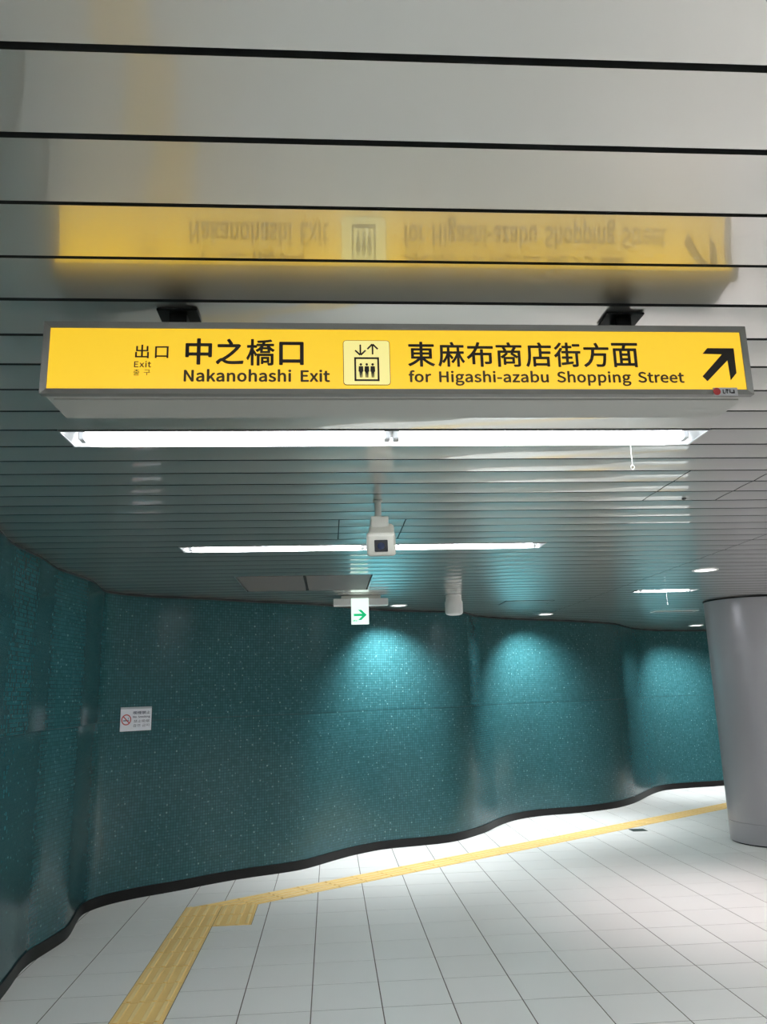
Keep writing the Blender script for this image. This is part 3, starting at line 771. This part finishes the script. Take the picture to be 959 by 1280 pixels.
# ------------------------------------------------------------------ column
cx_, cy_, cr = 4.937, 8.989, 0.474
col = thing('column', 'large round grey metallic column at the right edge', 'column', (cx_, cy_, 0))
lathe('base_ring', [(cr - 0.012, 0), (cr - 0.012, 0.014), (0, 0.014)], M_BLACK, col, 96)
lathe('lower_panel', [(0, 0.014), (cr, 0.014), (cr, 0.222), (cr - 0.003, 0.2245), (0, 0.2245)], M_COLUMN, col, 96)
lathe('shaft', [(0, 0.2255), (cr - 0.003, 0.2255), (cr, 0.228), (cr, CEIL - 0.016), (0, CEIL - 0.016)], M_COLUMN, col, 96)
lathe('top_ring', [(0, CEIL - 0.016), (cr + 0.004, CEIL - 0.016), (cr + 0.010, CEIL - 0.001), (0, CEIL - 0.001)], M_BLACK, col, 96)

# ------------------------------------------------------------------ hanging direction sign
SY = 1.785                                  # plane of the sign face
sx0, sx1, sz0, sz1 = -0.676, 1.067, 2.429, 2.614
SDEP = 0.172
sg = thing('hanging_sign', 'long backlit yellow direction sign hanging from the ceiling', 'sign', ((sx0 + sx1) / 2, SY, CEIL))
inv = Matrix.Translation((-(sx0 + sx1) / 2, -SY, -CEIL))
def S(o):
    """children of the sign are modelled in world coordinates; bring them into its frame"""
    o.data.transform(inv); return o
# case: front rim overhangs a slightly smaller box
S(box('case', sx0 + 0.006, sx1 - 0.006, SY + 0.006, SY + SDEP, sz0 + 0.002, sz1 - 0.004, M_CASE, sg, 0.003, 2))
S(box('lower_lid', sx0 + 0.022, sx1 - 0.022, SY + 0.030, SY + SDEP - 0.012, sz0 - 0.0015, sz0 + 0.004, M_CASE, sg, 0.001, 1))
fw_ = 0.0145
bm = bmesh.new()
def frame_ring(bm, x0, x1, z0, z1, w_, y0, y1):
    o_ = [(x0, z0), (x1, z0), (x1, z1), (x0, z1)]; i_ = [(x0 + w_, z0 + w_), (x1 - w_, z0 + w_), (x1 - w_, z1 - w_), (x0 + w_, z1 - w_)]
    for k in range(4):
        k2 = (k + 1) % 4
        # bevelled: outer edge proud, inner edge recessed
        vs = [bm.verts.new((p[0], yy, p[1])) for p, yy in ((o_[k], y0), (o_[k2], y0), (i_[k2], y0 + 0.003), (i_[k], y0 + 0.003), (o_[k], y1), (o_[k2], y1), (i_[k2], y1), (i_[k], y1))]
        for f in ((0, 1, 2, 3), (7, 6, 5, 4), (0, 4, 5, 1), (3, 2, 6, 7), (0, 3, 7, 4), (1, 5, 6, 2)): bm.faces.new([vs[q] for q in f])
frame_ring(bm, sx0, sx1, sz0, sz1, fw_, SY - 0.006, SY + 0.012)
S(bm_obj('frame', bm, M_FRAME, sg))
S(box('face_panel', sx0 + fw_, sx1 - fw_, SY, SY + 0.004, sz0 + fw_, sz1 - fw_, M_FACE, sg))
# positions on the face, measured in a face-wide grid
def FX(px, py):      # photograph point -> x on the sign plane
    d = fw + rt * ((px - 479.5) / 978.97) - up * ((py - 640) / 978.97); t = SY / d.y
    return (d * t).x
def FZ(px, py):
    d = fw + rt * ((px - 479.5) / 978.97) - up * ((py - 640) / 978.97); t = SY / d.y
    return CAM_H + (d * t).z
def put(body, xa, xb, yt, yb_, m, bold, **k):
    xm, ym = (xa + xb) / 2, (yt + yb_) / 2
    return S(lettering('lettering', body, FX(xa, ym), FX(xb, ym), FZ(xm, yb_), FZ(xm, yt), SY - 0.0008, m, sg, bold, **k))
put('中', 231.8, 265.2, 423, 456, M_INK, 0.022)
put('之', 270.0, 305.0, 423.5, 455.8, M_INK, 0.022)
put('橋', 308.0, 343.6, 424.0, 457.2, M_INK, 0.016)
put('口', 349.0, 379.8, 427.4, 456.6, M_INK, 0.022)
put('Nakanohashi Exit', 229.8, 412.6, 461.6, 477.6, M_INK2, 0.010, spacing=1.03)
k = 0
for ch, xa, xb in (('東', 509.8, 543.6), ('麻', 547.5, 581.0), ('布', 583.3, 616.6), ('商', 620.0, 652.6), ('店', 657.0, 689.5), ('街', 692.5, 725.8), ('方', 729.0, 761.5), ('面', 764.9, 797.8)):
    put(ch, xa, xb, 427.3 + k * 0.22, 458.6 + k * 0.1, M_INK, 0.016); k += 1
put('for Higashi-azabu Shopping Street', 511.0, 855.4, 463.4, 482.6, M_INK2, 0.009, spacing=1.02)
put('出', 169.2, 186.4, 431, 448, M_INK, 0.014)
put('口', 193.9, 210.8, 433, 447.8, M_INK, 0.014)
put('Exit', 167.7, 189.2, 451.4, 459.4, M_INK2, 0.006, spacing=1.1)
put('출', 166.8, 174.4, 461.8, 469.4, M_INK2, 0.0)
put('구', 179.6, 187.8, 462.2, 469.2, M_INK2, 0.0)
# big arrow
AR = [(878.2, 442.4), (884.0, 435.4), (917.0, 435.6), (920.6, 466.5), (913.6, 475.4), (909.4, 450.6), (884.6, 476.6), (878.4, 470.4), (902.4, 443.0)]
bm = bmesh.new()
for ids in ((0, 1, 2, 8), (2, 3, 4, 5), (2, 5, 8), (8, 5, 6, 7)):
    prism_xz(bm, [(FX(*AR[q]), FZ(*AR[q])) for q in ids], SY - 0.0012, SY - 0.0002)
a_ = S(bm_obj('arrow', bm, M_INK, sg)); a_['label'] = 'thick black arrow pointing up to the right'
# lift pictogram
def rrect(x0, x1, z0, z1, r, n=5):
    out = []
    for (cx, cz, a0) in ((x1 - r, z1 - r, 0), (x0 + r, z1 - r, 90), (x0 + r, z0 + r, 180), (x1 - r, z0 + r, 270)):
        for k in range(n + 1):
            a = radians(a0 + 90 * k / n); out.append((cx + r * cos(a), cz + r * sin(a)))
    return out
px0, px1, pz0, pz1 = FX(429, 454), FX(487.8, 454), FZ(458, 481.6), FZ(458, 425.8)
bm = bmesh.new(); prism_xz(bm, rrect(px0, px1, pz0, pz1, 0.008), SY - 0.0012, SY - 0.0002)
pic = S(bm_obj('pictogram', bm, M_INK2, sg)); pic['label'] = 'pale yellow square with a lift symbol'
bm = bmesh.new(); prism_xz(bm, rrect(px0 + 0.0014, px1 - 0.0014, pz0 + 0.0014, pz1 - 0.0014, 0.007), SY - 0.0020, SY - 0.0010)
S(bm_obj('pictogram_field', bm, M_FACE2, pic))
bm = bmesh.new()
pw = px1 - px0; ph = pz1 - pz0
U = lambda a, b: (px0 + pw * a, pz0 + ph * b)
def seg_(bm, p, q, w_):
    p, q = Vector(p), Vector(q); d = (q - p).normalized(); n = Vector((-d.y, d.x)) * w_ / 2
    prism_xz(bm, [tuple(p + n), tuple(p - n), tuple(q - n), tuple(q + n)], SY - 0.0028, SY - 0.0016)
lw = pw * 0.035
seg_(bm, U(.37, .90), U(.37, .69), lw); seg_(bm, U(.365, .665), U(.26, .77), lw); seg_(bm, U(.375, .665), U(.48, .77), lw)
seg_(bm, U(.63, .68), U(.63, .90), lw); seg_(bm, U(.625, .91), U(.52, .80), lw); seg_(bm, U(.635, .91), U(.74, .80), lw)
fx0, fx1, fz0, fz1 = .255, .745, .105, .595
for a, b in (((fx0, fz0), (fx1, fz0)), ((fx0, fz1), (fx1, fz1)), ((fx0, fz0 - .02), (fx0, fz1 + .02)), ((fx1, fz0 - .02), (fx1, fz1 + .02))): seg_(bm, U(*a), U(*b), pw * 0.04)
for c in (.375, .50, .625):
    x, z = U(c, .455)
    prism_xz(bm, [(x + pw * .028 * cos(a), z + pw * .028 * sin(a)) for a in [2 * pi * q / 10 for q in range(10)]], SY - 0.0028, SY - 0.0016)
    prism_xz(bm, [U(c - .052, .30), U(c - .045, .415), U(c + .045, .415), U(c + .052, .30), U(c + .03, .29), U(c + .026, .165), U(c + .006, .165), U(c, .28), U(c - .006, .165), U(c - .026, .165), U(c - .03, .29)], SY - 0.0028, SY - 0.0016)
bmesh.ops.triangulate(bm, faces=[f for f in bm.faces if len(f.verts) > 4])
S(bm_obj('lift_symbol', bm, M_INK, pic))
# sticker on the lower right of the frame
q0, q1, r0, r1 = FX(890.3, 490), FX(920.3, 490), FZ(905, 495.6), FZ(905, 486.0)
stk = S(box('sticker', q0, q1, SY - 0.0078, SY - 0.0058, r0, r1, M_SILVER, sg)); stk['label'] = 'small silver sticker with a red dot on the frame'
bm = bmesh.new(); xc, zc, rr = q0 + 0.0085, (r0 + r1) / 2, (r1 - r0) * 0.47
prism_xz(bm, [(xc + rr * cos(a), zc + rr * sin(a)) for a in [2 * pi * q / 20 for q in range(20)]], SY - 0.0086, SY - 0.0076)
S(bm_obj('red_dot', bm, M_RED, stk))
bm = bmesh.new()
for (a, b, c, d) in ((.38, .41, .25, .75), (.42, .47, .2, .35), (.50, .62, .6, .8), (.545, .575, .25, .7), (.66, .70, .3, .8), (.72, .84, .25, .42), (.82, .87, .25, .72), (.50, .52, .3, .55)):
    prism_xz(bm, [(q0 + (q1 - q0) * a, r0 + (r1 - r0) * c), (q0 + (q1 - q0) * b, r0 + (r1 - r0) * c), (q0 + (q1 - q0) * b, r0 + (r1 - r0) * d), (q0 + (q1 - q0) * a, r0 + (r1 - r0) * d)], SY - 0.0086, SY - 0.0076)
S(bm_obj('small_print', bm, M_INK, stk))
for hx in (-0.375, 0.78):
    bm = bmesh.new()
    add_box(bm, hx - 0.05, hx + 0.05, SY + 0.045, SY + 0.125, CEIL - 0.006, CEIL - 0.0005, 0.001, 1)
    add_box(bm, hx - 0.022, hx + 0.022, SY + 0.065, SY + 0.105, sz1 - 0.004, CEIL - 0.004, 0.002, 1)
    add_box(bm, hx - 0.04, hx + 0.04, SY + 0.05, SY + 0.12, sz1 - 0.004, sz1 + 0.006, 0.001, 1)
    S(bm_obj('hanger', bm, M_BLACK, sg))

# ------------------------------------------------------------------ security camera
sc_ = thing('security_camera', 'cream box security camera on a ceiling pole, facing the viewer', 'camera', (0.252, 3.88, CEIL))
lathe('ceiling_mount', [(0, 0), (0.024, 0), (0.024, -0.006), (0.019, -0.010), (0, -0.010)], M_OFFW, sc_, 24)
lathe('pole', [(0, -0.008), (0.017, -0.008), (0.017, -0.090), (0.021, -0.092), (0.021, -0.106), (0, -0.106)], M_OFFW, sc_, 20)
bm = bmesh.new(); add_box(bm, -0.042, 0.045, -0.10, 0.0, -0.170, -0.103, 0.005, 2)
bm_obj('bracket', bm, M_CREAM, sc_)
bm = bmesh.new(); add_box(bm, -0.030, 0.034, -0.075, -0.02, -0.186, -0.168, 0.002, 1); bm_obj('swivel', bm, M_BLACK, sc_)
# body in its own frame: looks along -Y, tilted down
Rm = Matrix.Translation((-0.004, -0.235, -0.276)) @ Matrix.Rotation(radians(-5), 4, 'Z') @ Matrix.Rotation(radians(24), 4, 'X')
def CAMP(o): o.data.transform(Rm); return o
body = CAMP(box('body', -0.063, 0.063, 0.018, 0.27, -0.050, 0.052, M_CREAM, sc_, 0.022, 4, True))
CAMP(box('hood', -0.069, 0.069, 0.0, 0.06, -0.058, 0.058, M_CREAM, sc_, 0.018, 4, True))
bm = bmesh.new()
prism_xz(bm, rrect(-0.0315, 0.0315, -0.030, 0.027, 0.003), -0.0035, 0.004)
gl = CAMP(bm_obj('window', bm, M_GLASS, sc_))
lathe('lens', [(0, 0.0), (0.013, 0.0), (0.018, 0.003), (0.019, 0.006), (0, 0.006)], M_LENS, gl, 24, mx=Rm @ Matrix.Translation((0, -0.006, -0.002)) @ Matrix.Rotation(radians(-90), 4, 'X'))

# ------------------------------------------------------------------ emergency exit sign
ex = thing('exit_sign', 'small lit white exit sign with green arrow hanging from the ceiling', 'sign', (0.32, 7.95, CEIL))
box('housing', -0.278, 0.275, -0.05, 0.06, -0.100, -0.0315, M_WHITE, ex, 0.006, 2)
box('mounting_plate', -0.20, 0.20, -0.04, 0.05, -0.032, -0.0005, M_OFFW, ex, 0.003, 1)
pn = box('panel', -0.100, 0.076, -0.056, -0.022, -0.290, -0.105, M_EXIT, ex, 0.003, 2)
box('panel', -0.100, 0.076, -0.056, -0.052, -0.110, -0.030, M_EXIT, ex, 0.002, 1)
bm = bmesh.new()
def gp(a, b): return (-0.100 + 0.176 * a, -0.290 + 0.185 * b)
for q in (((.14, .565), (.14, .435), (.70, .435), (.70, .565)), ((.38, .22), (.57, .22), (.88, .50), (.69, .50)), ((.69, .50), (.88, .50), (.57, .78), (.38, .78))):
    prism_xz(bm, [gp(*p) for p in q], -0.0585, -0.0555)
bm_obj('green_arrow', bm, M_GREEN, pn)
bm = bmesh.new()
for (a, b, c, d) in ((.12, .155, .14, .24), (.17, .23, .20, .24), (.17, .19, .14, .22), (.25, .28, .14, .24), (.30, .34, .17, .21)):
    prism_xz(bm, [gp(a, c), gp(b, c), gp(b, d), gp(a, d)], -0.0585, -0.0555)
bm_obj('green_print', bm, M_GREEN, pn)

# ------------------------------------------------------------------ ceiling speaker
sp = thing('ceiling_speaker', 'white drum shaped speaker hanging from the ceiling', 'speaker', (1.283, 8.03, CEIL))
lathe('mount', [(0, 0), (0.082, 0), (0.082, -0.024), (0.076, -0.028), (0, -0.028)], M_WHITE, sp, 32)
lathe('ring', [(0, -0.028), (0.080, -0.028), (0.083, -0.036), (0.083, -0.058), (0.078, -0.062), (0, -0.062)], M_WHITE, sp, 32)
lathe('drum', [(0, -0.060), (0.086, -0.060), (0.092, -0.070), (0.090, -0.180), (0.082, -0.196), (0.060, -0.204), (0, -0.206)], M_WHITE, sp, 40)

# ------------------------------------------------------------------ no-smoking sign on the wall
def wall_at(theta_deg, z):
    thr = radians(theta_deg); f = z / CEIL
    rb_, rt_ = polar_r(wall_b[len(pre):-len(pst)], thr), polar_r(wall_t[len(pre):-len(pst)], thr)
    r = rb_ * (1 - f) + rt_ * f
    return Vector((r * sin(thr), r * cos(thr), z))
pa, pb = wall_at(-14.26, 1.54), wall_at(-12.26, 1.54)
dirx = (pb - pa); dirx.z = 0; ln = dirx.length; dirx.normalize()
mid = (pa + pb) / 2; nrm = Vector((dirx.y, -dirx.x, 0))
off = max((wall_at(t_, 1.54) - mid).dot(nrm) for t_ in (-14.2, -13.8, -13.3, -12.8, -12.4)) + 0.004
ns = thing('no_smoking_sign', 'small white no smoking sign on the teal wall', 'sign', tuple(mid + nrm * off), atan2(dirx.y, dirx.x))
HW, ZB, ZT = ln / 2, -0.108, 0.104
box('plate', -HW, HW, -0.004, 0.0, ZB, ZT, M_PLATE, ns)
box('top_strip', -HW, HW, -0.0048, -0.0038, ZT - 0.017, ZT, M_PLATEG, ns)
bm = bmesh.new()
scx, scz, R1, R0 = -HW + 0.0565, -0.007, 0.048, 0.039
n = 40
for k in range(n):
    a0, a1 = 2 * pi * k / n, 2 * pi * (k + 1) / n
    prism_xz(bm, [(scx + R0 * cos(a0), scz + R0 * sin(a0)), (scx + R1 * cos(a0), scz + R1 * sin(a0)), (scx + R1 * cos(a1), scz + R1 * sin(a1)), (scx + R0 * cos(a1), scz + R0 * sin(a1))], -0.0056, -0.004)
d = R0 * 0.7071; e = 0.0045 * 0.7071
prism_xz(bm, [(scx - d - e, scz + d - e), (scx - d + e, scz + d + e), (scx + d + e, scz - d + e), (scx + d - e, scz - d - e)], -0.0056, -0.004)
bm_obj('prohibition_ring', bm, M_RED, ns)
bm = bmesh.new()
for (a, b, c, d_) in ((-.030, .008, -.012, -.003), (.014, .022, -.012, -.003), (.018, .022, .002, .020), (.024, .028, -.012, -.003)):
    prism_xz(bm, [(scx + a, scz + c), (scx + b, scz + c), (scx + b, scz + d_), (scx + a, scz + d_)], -0.0052, -0.004)
bm_obj('cigarette', bm, M_PRINT, ns)
tx0, tx1 = -HW + 0.122, HW - 0.014
lettering('lettering', '喫煙禁止', tx0, tx1, 0.038, 0.066, -0.0046, M_PRINT, ns, 0.02)
lettering('lettering', 'No Smoking', tx0, tx1, 0.001, 0.026, -0.0046, M_PRINT, ns, 0.01)
lettering('lettering', '禁止吸烟', tx0 + 0.008, tx1 - 0.008, -0.036, -0.010, -0.0046, M_PRINT, ns, 0.0)
lettering('lettering', '흡연 금지', tx0 + 0.004, tx1 - 0.008, -0.074, -0.048, -0.0046, M_PRINT, ns, 0.0)

# ------------------------------------------------------------------ ceiling grille of two panels (between exit sign and far strip)
vy0, vy1 = P0 + PITCH * VENT[0], P0 + PITCH * VENT[1]
vt = thing('ceiling_access_door', 'pair of flat brownish panels let into the ceiling left of the exit sign', 'ceiling panel', ((VENT[2] + VENT[3]) / 2, (vy0 + vy1) / 2, CEIL))
vw, vh = (VENT[3] - VENT[2]) / 2, (vy1 - vy0) / 2
for (a, b) in ((-vw + 0.02, -0.012), (0.012, vw - 0.02)):
    box('panel', a, b, -vh + 0.012, vh - 0.012, -0.002, 0.012, M_HATCH, vt, 0.002, 1)
bm = bmesh.new()
for (a, b, c, d_) in ((-vw, -vw + 0.008, -vh, vh), (vw - 0.008, vw, -vh, vh)): add_box(bm, a, b, c, d_, -0.003, 0.02)
bm_obj('edge_trim', bm, M_ALU, vt)
bm = bmesh.new(); add_box(bm, -0.005, 0.005, -vh, vh, 0.0, 0.02); bm_obj('middle_gap_strip', bm, M_SEAM, vt)
bm = bmesh.new(); add_box(bm, -vw, vw, -vh, vh, 0.020, 0.025); bm_obj('backing', bm, M_SEAM, vt)

# ------------------------------------------------------------------ small things
t = thing('floor_plate', 'small dark green-grey service plate beside the yellow path', 'floor plate', (3.73, 9.94, 0))
box('rim', -0.095, 0.095, -0.085, 0.085, 0.0, 0.003, M_ALU, t, 0.001, 1)
box('lid', -0.088, 0.088, -0.078, 0.078, 0.002, 0.0045, M_DRAIN, t, 0.001, 1)
t = thing('smoke_sensor', 'tiny dark sensor on the ceiling above the column side', 'sensor', (1.87, 3.92 - 0.03, CEIL))
lathe('body', [(0, 0.0005), (0.012, 0), (0.012, -0.004), (0.007, -0.008), (0, -0.008)], M_DKGREY, t, 20)
t = thing('air_diffuser', 'thin pale slot air diffuser on the ceiling behind the short strip', 'air diffuser', (4.63, 10.28, CEIL))
box('frame', -0.30, 0.30, -0.10, 0.10, -0.006, 0.0, M_WHITE, t, 0.002, 1)
for yy in (-0.05, 0.0, 0.05): box('slot', -0.28, 0.28, yy - 0.012, yy + 0.012, -0.0075, -0.0055, M_SEAM, t)
t = thing('ceiling_inspection_panel', 'faint grey inspection panel flush in the ceiling right of the speaker', 'ceiling panel', (2.25, 8.85, CEIL))
box('frame', -0.28, 0.28, -0.20, 0.20, -0.003, 0.0, M_SEAM, t, 0.001, 1)
box('panel', -0.268, 0.268, -0.188, 0.188, -0.0055, -0.002, M_SLAT, t, 0.001, 1)
